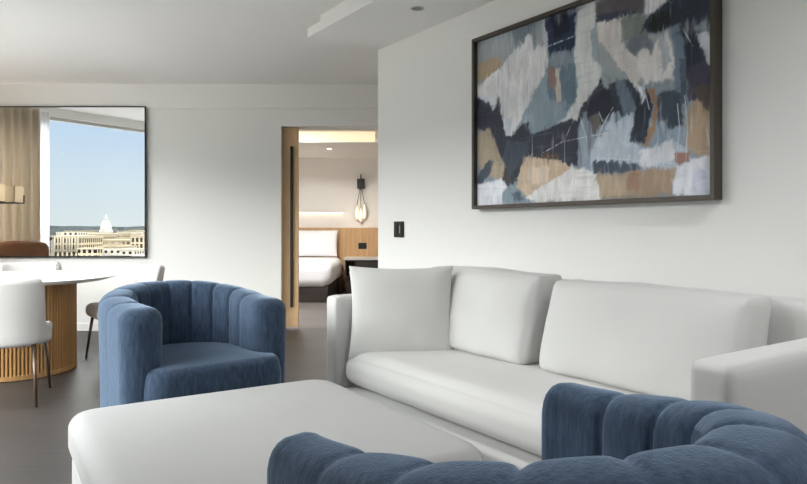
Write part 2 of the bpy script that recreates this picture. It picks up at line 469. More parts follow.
# ------------------------------------------------------------------ painting
# size 3.181696907845931 1.612683324431427 1.2543192490140076 2.2892785099633226 1.569013583414504 1.034959260949315
STROKES = [
    ((122, 138, 150), [(-0.034,1.003),(0.404,1.09),(0.404,0.336),(-0.034,0.411)]),
    ((140, 150, 156), [(-0.009,1.025),(0.254,1.031),(0.331,0.901),(0.145,0.734),(-0.009,0.765)]),
    ((112, 128, 140), [(0.19,1.011),(0.326,1.025),(0.336,0.872),(0.228,0.893)]),
    ((162, 142, 112), [(0.009,0.871),(0.122,0.882),(0.145,0.828),(0.064,0.757),(-0.003,0.764)]),
    ((128, 150, 164), [(0.173,0.376),(0.356,0.7),(0.518,0.782),(0.531,0.417),(0.427,0.332),(0.254,0.362)]),
    ((98, 122, 138), [(0.385,0.752),(0.504,0.776),(0.513,0.566),(0.432,0.518),(0.375,0.586)]),
    ((30, 44, 72), [(0.37,0.996),(0.509,1.023),(0.504,0.786),(0.399,0.785),(0.38,0.856)]),
    ((20, 30, 48), [(0.394,1.008),(0.478,1.005),(0.482,0.878),(0.409,0.873)]),
    ((142, 150, 158), [(0.321,1.005),(0.351,1.004),(0.375,0.798),(0.336,0.8)]),
    ((176, 182, 188), [(0.356,1.002),(0.37,1.002),(0.385,0.8),(0.365,0.801)]),
    ((120, 136, 150), [(0.399,0.796),(0.504,0.797),(0.513,0.721),(0.399,0.725)]),
    ((172, 108, 82), [(0.385,0.719),(0.404,0.724),(0.413,0.614),(0.394,0.608)]),
    ((190, 180, 160), [(0.418,0.709),(0.441,0.707),(0.446,0.53),(0.423,0.525)]),
    ((208, 210, 211), [(-0.003,0.727),(0.145,0.816),(0.173,0.854),(0.265,0.914),(0.285,0.952),(0.306,0.933),(0.311,0.842),(0.336,0.866),(0.37,0.854),(0.385,0.773),(0.37,0.696),(0.326,0.637),(0.29,0.557),(0.243,0.466),(0.19,0.39),(0.139,0.411),(0.128,0.531),(0.087,0.582),(0.064,0.612),(-0.003,0.653)]),
    ((196, 206, 214), [(0.003,0.676),(0.099,0.627),(0.145,0.498),(0.211,0.496),(0.179,0.398),(0.139,0.411),(0.087,0.546)]),
    ((200, 205, 203), [(0.518,0.989),(0.59,0.998),(0.598,0.704),(0.642,0.615),(0.622,0.557),(0.582,0.522),(0.561,0.431),(0.504,0.402),(0.441,0.351),(0.346,0.357),(0.46,0.443),(0.504,0.526),(0.518,0.585),(0.504,0.786)]),
    ((150, 168, 178), [(0.573,0.864),(0.598,0.864),(0.606,0.691),(0.582,0.709)]),
    ((92, 118, 134), [(0.45,0.582),(0.504,0.682),(0.513,0.535),(0.478,0.47)]),
    ((52, 57, 70), [(-0.009,0.673),(0.07,0.61),(0.093,0.557),(0.128,0.638),(0.145,0.51),(0.162,0.401),(0.2,0.394),(0.254,0.447),(0.285,0.457),(0.296,0.371),(0.413,0.409),(0.487,0.437),(0.513,0.41),(0.531,0.479),(0.582,0.538),(0.606,0.591),(0.622,0.611),(0.67,0.598),(0.716,0.551),(0.753,0.465),(0.745,0.334),(0.67,0.251),(0.582,0.194),(0.478,0.187),(0.306,0.236),(0.254,0.191),(0.2,0.099),(0.145,0.133),(0.099,0.329),(0.04,0.447),(-0.009,0.481)]),
    ((40, 46, 60), [(0.518,0.399),(0.582,0.507),(0.639,0.572),(0.693,0.547),(0.67,0.436),(0.614,0.379),(0.539,0.261)]),
    ((66, 76, 92), [(0.173,0.376),(0.296,0.343),(0.275,0.257),(0.19,0.164),(0.145,0.263)]),
    ((166, 150, 124), [(0.003,0.448),(0.076,0.465),(0.128,0.306),(0.162,0.243),(0.139,0.134),(0.076,0.176),(0.009,0.244)]),
    ((66, 76, 90), [(-0.003,0.172),(0.052,0.251),(0.099,0.269),(0.076,0.188),(0.028,0.132),(-0.003,0.135)]),
    ((78, 72, 66), [(0.145,0.192),(0.179,0.188),(0.206,0.122),(0.173,0.131)]),
    ((196, 172, 142), [(0.27,0.257),(0.356,0.251),(0.432,0.219),(0.487,0.186),(0.478,0.082),(0.394,0.013),(0.285,0.031),(0.222,0.103),(0.243,0.193)]),
    ((206, 188, 166), [(0.306,0.197),(0.394,0.202),(0.385,0.111),(0.306,0.096)]),
    ((92, 70, 62), [(0.346,0.274),(0.432,0.251),(0.432,0.224),(0.346,0.247)]),
    ((206, 211, 219), [(-0.009,0.123),(0.087,0.139),(0.145,0.157),(0.179,0.084),(0.156,-0.014),(-0.009,-0.026)]),
    ((122, 142, 156), [(0.145,0.063),(0.19,0.118),(0.233,0.091),(0.275,0.02),(0.254,-0.002),(0.145,-0.014)]),
    ((78, 98, 114), [(0.2,0.059),(0.233,0.08),(0.265,0.021),(0.211,0.012)]),
    ((208, 208, 206), [(0.265,0.032),(0.385,0.111),(0.487,0.175),(0.59,0.163),(0.614,0.14),(0.614,-0.009),(0.356,-0.007)]),
    ((140, 156, 172), [(0.518,0.368),(0.548,0.465),(0.582,0.356),(0.606,0.251),(0.573,0.165),(0.522,0.192)]),
    ((96, 94, 90), [(0.565,0.42),(0.606,0.441),(0.622,0.348),(0.582,0.336)]),
    ((88, 84, 88), [(0.594,0.982),(0.782,1.018),(0.782,0.859),(0.598,0.885)]),
    ((52, 58, 76), [(0.598,0.925),(0.685,0.908),(0.76,0.877),(0.701,0.863),(0.602,0.883)]),
    ((150, 160, 162), [(0.598,0.885),(0.782,0.859),(0.827,0.721),(0.871,0.683),(0.884,0.522),(0.774,0.534),(0.622,0.547),(0.606,0.701)]),
    ((202, 197, 192), [(0.598,0.885),(0.72,0.875),(0.693,0.76),(0.738,0.687),(0.767,0.621),(0.76,0.538),(0.774,0.497),(0.753,0.502),(0.708,0.591),(0.646,0.718),(0.606,0.801)]),
    ((112, 124, 118), [(0.693,0.871),(0.789,0.851),(0.792,0.743),(0.76,0.736),(0.697,0.768)]),
    ((104, 112, 124), [(0.723,0.759),(0.782,0.756),(0.817,0.706),(0.83,0.638),(0.782,0.682),(0.745,0.675),(0.708,0.726)]),
    ((210, 208, 205), [(0.753,0.682),(0.774,0.703),(0.803,0.656),(0.817,0.706),(0.857,0.746),(0.871,0.669),(0.88,0.527),(0.782,0.537),(0.753,0.587)]),
    ((168, 174, 178), [(0.83,0.72),(0.851,0.74),(0.864,0.617),(0.844,0.56)]),
    ((38, 46, 60), [(0.774,0.815),(0.817,0.854),(0.857,0.891),(1.007,0.977),(1.013,0.696),(1.007,0.418),(0.941,0.427),(0.922,0.554),(0.897,0.66),(0.871,0.768),(0.83,0.747),(0.792,0.762)]),
    ((28, 38, 38), [(0.796,0.834),(0.857,0.846),(0.871,0.777),(0.83,0.756),(0.796,0.77)]),
    ((206, 208, 212), [(0.774,1.021),(0.871,1.002),(0.851,0.885),(0.823,0.869),(0.803,0.841),(0.778,0.86)]),
    ((62, 60, 80), [(0.916,0.556),(0.972,0.574),(1.01,0.553),(1.01,0.409),(0.929,0.412)]),
    ((102, 122, 142), [(0.871,0.759),(0.89,0.769),(0.91,0.691),(0.919,0.406),(0.884,0.414),(0.877,0.568)]),
    ((70, 84, 102), [(0.897,0.607),(0.916,0.592),(0.922,0.405),(0.903,0.41)]),
    ((110, 124, 136), [(0.941,0.732),(0.972,0.746),(0.996,0.719),(0.984,0.681),(0.953,0.684)]),
    ((192, 197, 206), [(0.953,0.692),(0.978,0.701),(1.001,0.641),(1.007,0.562),(0.99,0.542),(0.972,0.617)]),
    ((134, 154, 174), [(0.548,0.158),(0.606,0.361),(0.67,0.427),(0.753,0.417),(0.81,0.321),(0.877,0.353),(0.941,0.243),(0.941,0.121)]),
    ((52, 62, 76), [(0.646,0.57),(0.716,0.57),(0.76,0.491),(0.753,0.38),(0.693,0.392),(0.662,0.468)]),
    ((94, 112, 130), [(0.67,0.593),(0.708,0.562),(0.753,0.417),(0.708,0.38),(0.685,0.491)]),
    ((174, 188, 202), [(0.598,0.262),(0.631,0.356),(0.662,0.428),(0.67,0.368),(0.708,0.399),(0.738,0.411),(0.731,0.28),(0.774,0.225),(0.598,0.212)]),
    ((190, 202, 212), [(0.598,0.302),(0.646,0.334),(0.639,0.246),(0.59,0.223)]),
    ((40, 48, 62), [(0.753,0.502),(0.792,0.511),(0.803,0.434),(0.796,0.343),(0.782,0.252),(0.731,0.27),(0.738,0.383)]),
    ((204, 208, 212), [(0.745,0.542),(0.774,0.515),(0.785,0.466),(0.774,0.431),(0.764,0.471)]),
    ((152, 116, 86), [(0.789,0.502),(0.81,0.515),(0.83,0.427),(0.817,0.311),(0.792,0.241),(0.774,0.244),(0.803,0.341),(0.81,0.423)]),
    ((56, 68, 84), [(0.823,0.465),(0.871,0.48),(0.903,0.445),(0.906,0.32),(0.871,0.301),(0.83,0.317)]),
    ((120, 140, 160), [(0.83,0.336),(0.857,0.357),(0.871,0.229),(0.823,0.227)]),
    ((166, 141, 112), [(0.922,0.379),(0.941,0.409),(0.972,0.427),(1.013,0.392),(1.013,0.189),(0.972,0.169),(0.916,0.204)]),
    ((78, 70, 66), [(0.935,0.463),(0.99,0.474),(1.01,0.401),(0.984,0.356),(0.953,0.415)]),
    ((190, 172, 150), [(0.972,0.316),(1.007,0.325),(1.007,0.19),(0.984,0.185)]),
    ((170, 184, 198), [(0.573,0.256),(0.67,0.261),(0.803,0.221),(0.884,0.244),(0.922,0.211),(0.935,0.157),(0.877,0.124),(0.753,0.153),(0.573,0.195)]),
    ((206, 211, 217), [(0.753,0.219),(0.871,0.256),(0.89,0.163),(0.774,0.141)]),
    ((64, 77, 97), [(0.582,0.199),(0.753,0.167),(0.76,0.129),(0.693,0.122),(0.582,0.139)]),
    ((162, 137, 110), [(0.598,0.132),(0.693,0.117),(0.764,0.133),(0.884,0.128),(0.871,0.013),(0.774,0.005),(0.602,0.006)]),
    ((176, 156, 128), [(0.598,0.127),(0.685,0.113),(0.753,0.106),(0.745,0.021),(0.61,0.011)]),
    ((158, 122, 98), [(0.716,0.11),(0.76,0.124),(0.76,0.039),(0.716,0.033)]),
    ((150, 110, 96), [(0.877,0.192),(0.935,0.192),(0.929,0.149),(0.884,0.146)]),
    ((206, 211, 219), [(0.89,0.136),(0.941,0.156),(0.972,0.169),(1.01,0.181),(1.01,-0.005),(0.871,0.004),(0.88,0.075)]),
    ((188, 194, 212), [(0.941,0.104),(0.984,0.125),(0.99,0.013),(0.935,0.008)]),
    ((206, 208, 206), [(0.59,0.072),(0.606,0.081),(0.614,0.0),(0.59,-0.003)]),
]
SCRATCHES = [
    ((206, 210, 214), 0.0036, [(0.36,0.272),(0.45,0.317),(0.582,0.326),(0.631,0.327)]),
    ((206, 210, 214), 0.0031, [(0.46,0.189),(0.46,0.326),(0.504,0.433),(0.539,0.497)]),
    ((206, 210, 214), 0.0031, [(0.306,0.375),(0.306,0.264)]),
    ((206, 210, 214), 0.0042, [(0.522,0.46),(0.556,0.31),(0.59,0.052)]),
    ((206, 210, 214), 0.0042, [(0.582,0.255),(0.622,0.368),(0.662,0.448)]),
    ((206, 210, 214), 0.0031, [(0.897,0.767),(0.919,0.705),(0.938,0.65)]),
    ((206, 210, 214), 0.0031, [(0.89,0.413),(0.897,0.296),(0.884,0.146)]),
    ((206, 210, 214), 0.0026, [(0.913,0.443),(0.922,0.291),(0.916,0.151)]),
    ((206, 210, 214), 0.0031, [(0.981,0.279),(0.99,0.192)]),
    ((206, 210, 214), 0.0047, [(0.996,0.753),(0.996,0.66)]),
    ((206, 210, 214), 0.0031, [(0.774,0.534),(0.796,0.408)]),
    ((206, 210, 214), 0.0031, [(0.594,0.213),(0.738,0.183),(0.884,0.146)]),
    ((70, 74, 84), 0.0026, [(0.285,0.952),(0.285,1.008)]),
    ((190, 200, 210), 0.0062, [(0.385,0.844),(0.5,0.855)]),
    ((206, 210, 214), 0.0026, [(0.639,0.197),(0.646,0.137)]),
    ((206, 210, 214), 0.0026, [(0.745,0.23),(0.753,0.125)]),
    ((206, 210, 214), 0.0031, [(0.606,0.441),(0.622,0.388)]),
]

def canvas_mesh(w, h, nx=460, ny=304):
    rng = np.random.RandomState(7)
    U, V = np.meshgrid(np.linspace(0, 1, nx), np.linspace(0, 1, ny))
    def fbm(fx, fy, seed, oct=3):
        r = np.random.RandomState(seed); out = np.zeros_like(U); amp = 1.0
        for o in range(oct):
            gx, gy = int(fx * 2 ** o) + 2, int(fy * 2 ** o) + 2
            g = r.rand(gy, gx)
            x = U * (gx - 1.001); y = V * (gy - 1.001)
            i = x.astype(int); j = y.astype(int); a = x - i; b = y - j
            a = a * a * (3 - 2 * a); b = b * b * (3 - 2 * b)
            out += amp * ((g[j, i] * (1 - a) + g[j, i + 1] * a) * (1 - b) + (g[j + 1, i] * (1 - a) + g[j + 1, i + 1] * a) * b - .5)
            amp *= .55
        return out
    # ragged brush edges
    Ud = U + fbm(30, 30, 1) * 0.007 + fbm(120, 14, 2, 2) * 0.007
    Vd = V + fbm(30, 30, 3) * 0.009 + fbm(150, 14, 4, 2) * 0.016
    col = np.zeros((ny, nx, 3)); col[:] = (0.5, 0.55, 0.6)
    def inside(poly):
        ins = np.zeros(U.shape, bool); n = len(poly)
        for k in range(n):
            x0, y0 = poly[k]; x1, y1 = poly[(k + 1) % n]
            if y0 == y1: continue
            c = ((y0 > Vd) != (y1 > Vd)) & (Ud < (x1 - x0) * (Vd - y0) / (y1 - y0) + x0)
            ins ^= c
        return ins
    dry_v = fbm(120, 7, 11, 2); dry_h = fbm(10, 90, 12, 2)
    for k, (c, poly) in enumerate(STROKES):
        c = np.array(c) / 255.0
        msk = inside(poly).astype(float)
        for _ in range((1, 3, 2, 5)[k % 4]):               # soften, then break up with dry-brush streaks
            p = np.pad(msk, 1, mode='edge'); msk = (p[1:-1, 1:-1] * 2 + p[:-2, 1:-1] + p[2:, 1:-1] + p[1:-1, :-2] + p[1:-1, 2:]) / 6
        streak = dry_v if k % 3 else dry_h
        msk = np.clip(msk * (1.02 + 0.5 * np.minimum(0, streak + 0.16) * (1.0, 2.2, 1.4)[k % 3]), 0, 1)
        tone = 1 + 0.10 * fbm(70, 9, 40 + k, 2) + 0.07 * fbm(8, 8, 90 + k, 2)
        col = col * (1 - msk[..., None]) + (c[None, None] * tone[..., None]) * msk[..., None]
    def blur(a, axis, n):
        out = np.zeros_like(a)
        for s_ in range(-n, n + 1): out += np.roll(a, s_, axis)
        return out / (2 * n + 1)
    kv = np.clip(-0.25 + 1.3 * fbm(9, 7, 71) + 0.8 * dry_v, 0, 1)[..., None]
    kh = np.clip(-0.2 + 1.3 * fbm(7, 9, 72) + 0.8 * dry_h, 0, 1)[..., None] * 0.8
    col = col * (1 - kv) + blur(col, 0, 7) * kv
    col = col * (1 - kh) + blur(col, 1, 6) * kh
    for _ in range(1100):                                   # short drags of the brush across the colour edges
        x0, y0 = rng.randint(0, nx), rng.randint(0, ny)
        c0 = col[y0, x0] * rng.uniform(0.93, 1.07)
        ln, wd_ = rng.uniform(4, 17), rng.uniform(0.7, 2.6)
        an = rng.choice((1.5, 1.35, 0.9, 2.2, 0.15, 1.6)) + rng.uniform(-.25, .25)
        R_ = int(ln) + 3
        ya, yb, xa, xb = max(0, y0 - R_), min(ny, y0 + R_), max(0, x0 - R_), min(nx, x0 + R_)
        yy, xx = np.mgrid[ya:yb, xa:xb]
        t_ = (xx - x0) * math.cos(an) + (yy - y0) * math.sin(an); s_ = -(xx - x0) * math.sin(an) + (yy - y0) * math.cos(an)
        al_ = np.clip(1.3 - np.abs(s_) / wd_, 0, 1) * np.clip(1.4 - np.abs(t_) / ln * 1.4, 0, 1) * rng.uniform(.45, .95)
        al_ = al_ * np.clip(0.8 + 1.0 * dry_v[ya:yb, xa:xb], 0.2, 1)
        col[ya:yb, xa:xb] = col[ya:yb, xa:xb] * (1 - al_[..., None]) + c0 * al_[..., None]
    glaze = np.clip(0.9 * fbm(90, 6, 73, 2) + 1.2 * fbm(6, 5, 74) - 0.42, 0, 0.5)[..., None]
    col = col * (1 - glaze) + np.array((0.76, 0.79, 0.81)) * glaze
    g = col.mean(axis=2, keepdims=True)
    col = col + (g - col) * 0.22
    for c, wd, pts in SCRATCHES:
        c = np.array(c) / 255.0
        for (x0, y0), (x1, y1) in zip(pts, pts[1:]):
            dx, dy = (x1 - x0) * w, (y1 - y0) * h; L2 = dx * dx + dy * dy
            tt = np.clip((((U - x0) * w) * dx + ((V - y0) * h) * dy) / L2, 0, 1)
            dd = np.hypot((U - x0) * w - tt * dx, (V - y0) * h - tt * dy)
            a = np.clip(1.4 - dd / (wd * 0.75), 0, 1) * np.clip(0.62 + dry_v * 1.2, 0.1, 0.95)
            col = col * (1 - a[..., None]) + c * a[..., None]
    col = np.clip(col, 0.02, 0.95)
    lin = np.where(col <= 0.04045, col / 12.92, ((col + 0.055) / 1.055) ** 2.4)
    me = bpy.data.meshes.new('canvas')
    verts = [(0.0, (0.5 - u) * w, v * h) for v, u in zip(V.ravel(), U.ravel())]
    relief = (dry_v + dry_h).ravel() * 0.0012
    verts = [(x - r, y, z) for (x, y, z), r in zip(verts, relief)]
    faces = [(j * nx + i, j * nx + i + 1, (j + 1) * nx + i + 1, (j + 1) * nx + i) for j in range(ny - 1) for i in range(nx - 1)]
    me.from_pydata(verts, [], faces)
    at = me.color_attributes.new('paint', 'FLOAT_COLOR', 'POINT')
    rgba = np.ones((nx * ny, 4), np.float32); rgba[:, :3] = lin.reshape(-1, 3)
    at.data.foreach_set('color', rgba.ravel())
    me.polygons.foreach_set('use_smooth', [True] * len(faces))
    return me
pm = bpy.data.materials.new('acrylic_paint'); pm.use_nodes = True
pt = pm.node_tree; pb = pt.nodes['Principled BSDF']
ca = pt.nodes.new('ShaderNodeVertexColor'); ca.layer_name = 'paint'
gm = pt.nodes.new('ShaderNodeVectorMath'); gm.operation = 'MULTIPLY'; gm.inputs[1].default_value = (1.34, 1.32, 1.33)
pt.links.new(ca.outputs[0], gm.inputs[0]); pt.links.new(gm.outputs[0], pb.inputs['Base Color'])
pb.inputs['Roughness'].default_value = 0.6; pb.inputs['Specular IOR Level'].default_value = 0.3
PW, PH = 1.569, 1.035
pc = thing('painting', 'large abstract painting in navy, white and tan strokes in a dark frame', 'painting', W((3.1817 + 1.6127) / 2 - 0.018, N_WALL - 0.002, 1.254), TH)
me = canvas_mesh(PW, PH)
me.materials.append(pm)
o = bpy.data.objects.new('canvas', me); COL.objects.link(o); o.parent = pc; o.location = (-0.034, 0, 0)
link('canvas_edge', bx(-0.030, -0.002, -PW / 2, PW / 2, 0.0, PH), M['frame'], pc, smooth=False)
bm = bmesh.new()
fw, fd = 0.022, 0.064
box(bm, -fd, 0, PW / 2, PW / 2 + fw, -fw, PH + fw, 0.002)
box(bm, -fd, 0, -PW / 2 - fw, -PW / 2, -fw, PH + fw, 0.002)
box(bm, -fd, 0, -PW / 2, PW / 2, PH, PH + fw, 0.002)
box(bm, -fd, 0, -PW / 2, PW / 2, -fw, 0, 0.002)
link('picture_frame', bm, M['frame'], pc, smooth=False)

# ------------------------------------------------------------------ mirror
mx0, mx1, mz0, mz1 = -4.95, -2.792, 0.806, 2.440
t = thing('mirror', 'large wall mirror in a thin black frame reflecting the city view', 'mirror', ((mx0 + mx1) / 2, BACK_Y, mz0))
link('backing', bx(-(mx1 - mx0) / 2 + .03, (mx1 - mx0) / 2 - .03, -0.031, -0.001, 0.03, 1.60), M['black'], t, smooth=False)
hw, hh = (mx1 - mx0) / 2, mz1 - mz0
link('mirror_glass', bx(-hw + .012, hw - .012, -0.047, -0.032, .012, hh - .012), M['mirror'], t, smooth=False)
bm = bx(-hw, -hw + .011, -0.052, -0.031, 0, hh)
box(bm, hw - .011, hw, -0.052, -0.031, 0, hh)
box(bm, -hw + .011, hw - .011, -0.052, -0.031, hh - .011, hh)
box(bm, -hw + .011, hw - .011, -0.052, -0.031, 0, .011)
link('mirror_frame', bm, M['black'], t, smooth=False)

# ------------------------------------------------------------------ sofa (local x: towards the wall, y: along it)
SM, SN = 2.10, 1.70
sofa = thing('sofa', 'long white upholstered sofa against the wall under the painting', 'sofa', W(SM, SN), TH)
HL, D, AT = 1.155, 1.02, 0.125
WF = M['white_fabric']
for sgn in (-1, 1):
    b3 = soft_box(D / 2, AT / 2, 0.339, 0.026, 14)
    link('arm', b3, WF, sofa, loc=(D / 2, sgn * (HL - AT / 2), 0.399))
b3 = soft_box(0.115, HL - AT, 0.385, 0.05, 16)
link('back', b3, WF, sofa, loc=(D - 0.125, 0, 0.455))
def seat_def(p, u):
    p.z += 0.018 * (1 - u.x ** 4) * (1 - u.y ** 6) if u.z > 0 else 0
    if u.x < 0: p.x -= 0.015 * (1 - u.z ** 2) * -u.x
    return p
b3 = soft_box(0.380, HL - AT + 0.012, 0.0925, 0.080, 30, seat_def)
link('seat_cushion', b3, WF, sofa, loc=(0.428, 0, 0.3425))
link('front_rail', soft_box(0.38, HL - AT - 0.002, 0.043, 0.022, 16), WF, sofa, loc=(0.362, 0, 0.206))
link('base', soft_box(0.47, HL - AT - 0.002, 0.060, 0.020, 12), WF, sofa, loc=(0.43, 0, 0.100))
for yy in (-HL + .12, HL - .12):
    for xx in (0.1, D - 0.12):
        link('foot', bx(xx - .03, xx + .03, yy - .03, yy + .03, 0, 0.04), M['darkwood'], sofa, smooth=False)
cw = (HL - AT) / 2
def back_cushion(y, w, seed, ht=0.215):
    def df(p, u):
        p.x += 0.10 * (p.z / (2 * ht))                         # leans on the back
        p.x -= 0.045 * (1 - abs(u.y) ** 3) * (1 - abs(u.z) ** 2.5) * (1 if u.x < 0 else 0)
        if u.z > 0: p.z += 0.012 * (1 - u.y ** 2) * u.z + 0.014 * abs(u.y) ** 10
        k = noise.noise(Vector((p.y * 3.1 + seed, p.z * 4, 0.3))) * 0.014 + noise.noise(Vector((p.y * 8 + seed, p.z * 9, 1.3))) * 0.008
        p.x += k; p.z += noise.noise(Vector((p.y * 4 + seed, 3.3, seed))) * 0.010 * max(0, u.z)
        return p
    return link('back_cushion', soft_box(0.10, w, ht, 0.042, 30, df), WF, sofa, loc=(0.665, y, 0.445 + ht))
back_cushion(cw + 0.068, cw - 0.074, 2.0)
back_cushion(-cw + 0.103, cw - 0.045, 5.0, 0.205)

pb_ = pillow_bm(0.575, 0.505, 0.18, seed=4.0, pinch=0.065)
th_p = thing('throw_pillow', 'square ivory throw pillow leaning in the far corner of the white sofa', 'pillow', (-0.012, 3.545, 0.402))
o = link('pillow_cover', pb_, M['pillow_fabric'], th_p, loc=(0, 0.035, 0.250))
o.rotation_euler = (math.radians(-8), 0, math.radians(2))

# ------------------------------------------------------------------ ottoman
ot = thing('ottoman', 'large square white upholstered ottoman in the middle of the seating group', 'ottoman', (-0.487, 2.222, 0), math.radians(32.6))
OX, OY = 0.535, 0.60
def ott_def(p, u):
    if u.z > 0: p.z += 0.014 * (1 - u.x ** 4) * (1 - u.y ** 4)
    return p
def plan_round(hx, hy, r):
    def df(p, u):
        x, y = p.x, p.y
        qx = max(-(hx - r), min(hx - r, x)); qy = max(-(hy - r), min(hy - r, y))
        dx, dy = x - qx, y - qy
        L = math.hypot(dx, dy); m = max(abs(dx), abs(dy))
        if L > 1e-6 and dx and dy:
            k = m / L
            p.x = qx + dx * k; p.y = qy + dy * k
        return p
    return df
pr = plan_round(OX, OY, 0.10)
link('cushion_top', soft_box(OX, OY, 0.075, 0.045, 26, lambda p, u: ott_def(pr(p, u), u)), M['ottoman'], ot, loc=(0, 0, 0.352))
pr2 = plan_round(OX - .012, OY - .012, 0.09)
link('base', soft_box(OX - .012, OY - .012, 0.125, 0.02, 18, pr2), M['ottoman'], ot, loc=(0, 0, 0.160))
for xx in (-OX + .1, OX - .1):
    for yy in (-OY + .1, OY - .1):
        link('foot', tube(bmesh.new(), (xx, yy, 0), (xx, yy, 0.05), 0.025), M['darkwood'], ot)

# ------------------------------------------------------------------ channel-tufted barrel armchair (front faces local -y)
def tub_shell(R=0.335, a=0.22, T=0.155, H=0.820, NCH=10, tip=-0.020, ext=1.15):
    L = 2 * a + math.pi * R
    per = 16
    half = T / 2
    caps = (0.2, 0.4, 0.6, 0.75, 0.87, 0.95, 0.985, 0.999)
    st = [(-half * ext * q, q) for q in caps[::-1]]
    st += [(L * k / (NCH * per), 0.0) for k in range(NCH * per + 1)]
    st += [(L + half * ext * q, q) for q in caps]
    bm = bmesh.new(); rings = []
    for s_, q in st:
        if s_ < a: c = Vector((-R, s_ - a, 0)); n = Vector((-1, 0, 0))
        elif s_ > L - a: c = Vector((R, -(s_ - (L - a)), 0)); n = Vector((1, 0, 0))
        else:
            t_ = math.pi - (s_ - a) / R
            c = Vector((R * math.cos(t_), R * math.sin(t_), 0)); n = Vector((math.cos(t_), math.sin(t_), 0))
        dtip = max(0, min(s_, L - s_))
        x = min(1, dtip / 0.68); drop = 0.070 * (1 - x * x * (3 - 2 * x))       # the rim rises from the arm tips to the back
        x = min(1, dtip / 0.34); thin = tip * (1 - x * x * (3 - 2 * x))       # arms change thickness on the inside towards the tips
        cap = math.sqrt(max(0, 1 - q * q))
        oi = -(half - thin); oo = half
        mid = (oi + oo) / 2; hw_ = (oo - oi) / 2 * cap
        top = H - drop - 0.085 * (1 - cap)
        ch = min(NCH - 1e-6, max(0, s_ / L * NCH)); f = ch - int(ch)
        if int(ch) == 0: f = max(f, .5)
        if int(ch) == NCH - 1: f = min(f, .5)
        b = 0.75 * (1 - abs(2 * f - 1) ** 7) + 0.25 * (1 - (2 * f - 1) ** 2)
        ring = []
        rr = 0.066
        zt = top - rr
        for k in range(8):
            z = 0.20 + (zt - 0.20) * k / 8
            ring.append((mid - hw_ - 0.016 * b * cap, z))
        for k in range(13):
            an = math.pi * (1 - k / 12)
            cx_, sx_ = math.cos(an), math.sin(an)
            bb = b * (0.016 * max(0, -cx_) + 0.002 * max(0, cx_) + 0.006 * sx_)
            ring.append((mid + math.copysign(abs(cx_) ** 0.85, cx_) * (hw_ + bb * cap), zt + sx_ ** 0.85 * (rr + bb) if sx_ > 0 else zt))
        for k in range(1, 10):
            z = zt + (0.03 - zt) * k / 9
            ring.append((mid + hw_ + (0.002 * b - 0.014 * k / 9) * cap, z))
        ring.append((mid - hw_, 0.03)); ring.append((mid - hw_, 0.12))
        rings.append([bm.verts.new(c + n * o_ + Vector((0, 0, z))) for o_, z in ring])
    for A, B in zip(rings, rings[1:]):
        nn = len(A)
        for k in range(nn):
            bm.faces.new((A[k], A[(k + 1) % nn], B[(k + 1) % nn], B[k]))
    bm.faces.new(rings[0]); bm.faces.new(rings[-1][::-1])
    return bm

def d_cushion(hw_, yf, yb_r, z0, z1, crown, r=0.05, cr=0.07):
    """D plan (straight front at y = yf, round back of radius hw_), soft edges."""
    out = []
    def arc(cx, cy, rad, a0, a1, n):
        for k in range(n + 1):
            t_ = a0 + (a1 - a0) * k / n
            out.append((cx + rad * math.cos(t_), cy + rad * math.sin(t_)))
    nfr = 12
    for k in range(1, nfr): out.append((-hw_ + cr + (2 * hw_ - 2 * cr) * k / nfr, yf))
    arc(hw_ - cr, yf + cr, cr, -math.pi / 2, 0, 6)
    for k in range(1, 8): out.append((hw_, yf + cr + (0 - yf - cr) * k / 8))
    arc(0, 0, hw_, 0, math.pi, 30)
    for k in range(1, 8): out.append((-hw_, 0 + (yf + cr) * k / 8))
    arc(-hw_ + cr, yf + cr, cr, math.pi, 1.5 * math.pi, 6)
    cy = (yf + hw_) / 2
    bm = bmesh.new(); rings = []
    def ring(inset, z, scale=None):
        vs2 = []
        for x, y in out:
            if scale is None:
                L = math.hypot(x, y - cy); k = (L - inset) / L
            else: k = scale
            vs2.append(bm.verts.new((x * k, cy + (y - cy) * k, z)))
        rings.append(vs2)
    ring(r, z0); ring(0.3 * r, z0 + .3 * r); ring(0, z0 + r)
    for k in (0.33, 0.66): ring(-0.008, z0 + r + (z1 - z0 - 2 * r) * k)
    ring(0, z1 - r)
    for k in (1, 2, 3, 4):
        t_ = k / 4 * math.pi / 2
        ring(r * (1 - math.cos(t_)), z1 - r + r * math.sin(t_))
    base_k = 1 - r / hw_
    for k in (0.9, 0.75, 0.6, 0.45, 0.3, 0.15):
        ring(0, z1 + crown * (1 - k ** 2.2), base_k * k)
    for A, B in zip(rings, rings[1:]):
        n = len(A)
        for k in range(n): bm.faces.new((A[k], A[(k + 1) % n], B[(k + 1) % n], B[k]))
    bm.faces.new(rings[0][::-1]); bm.faces.new(rings[-1])
    return bm

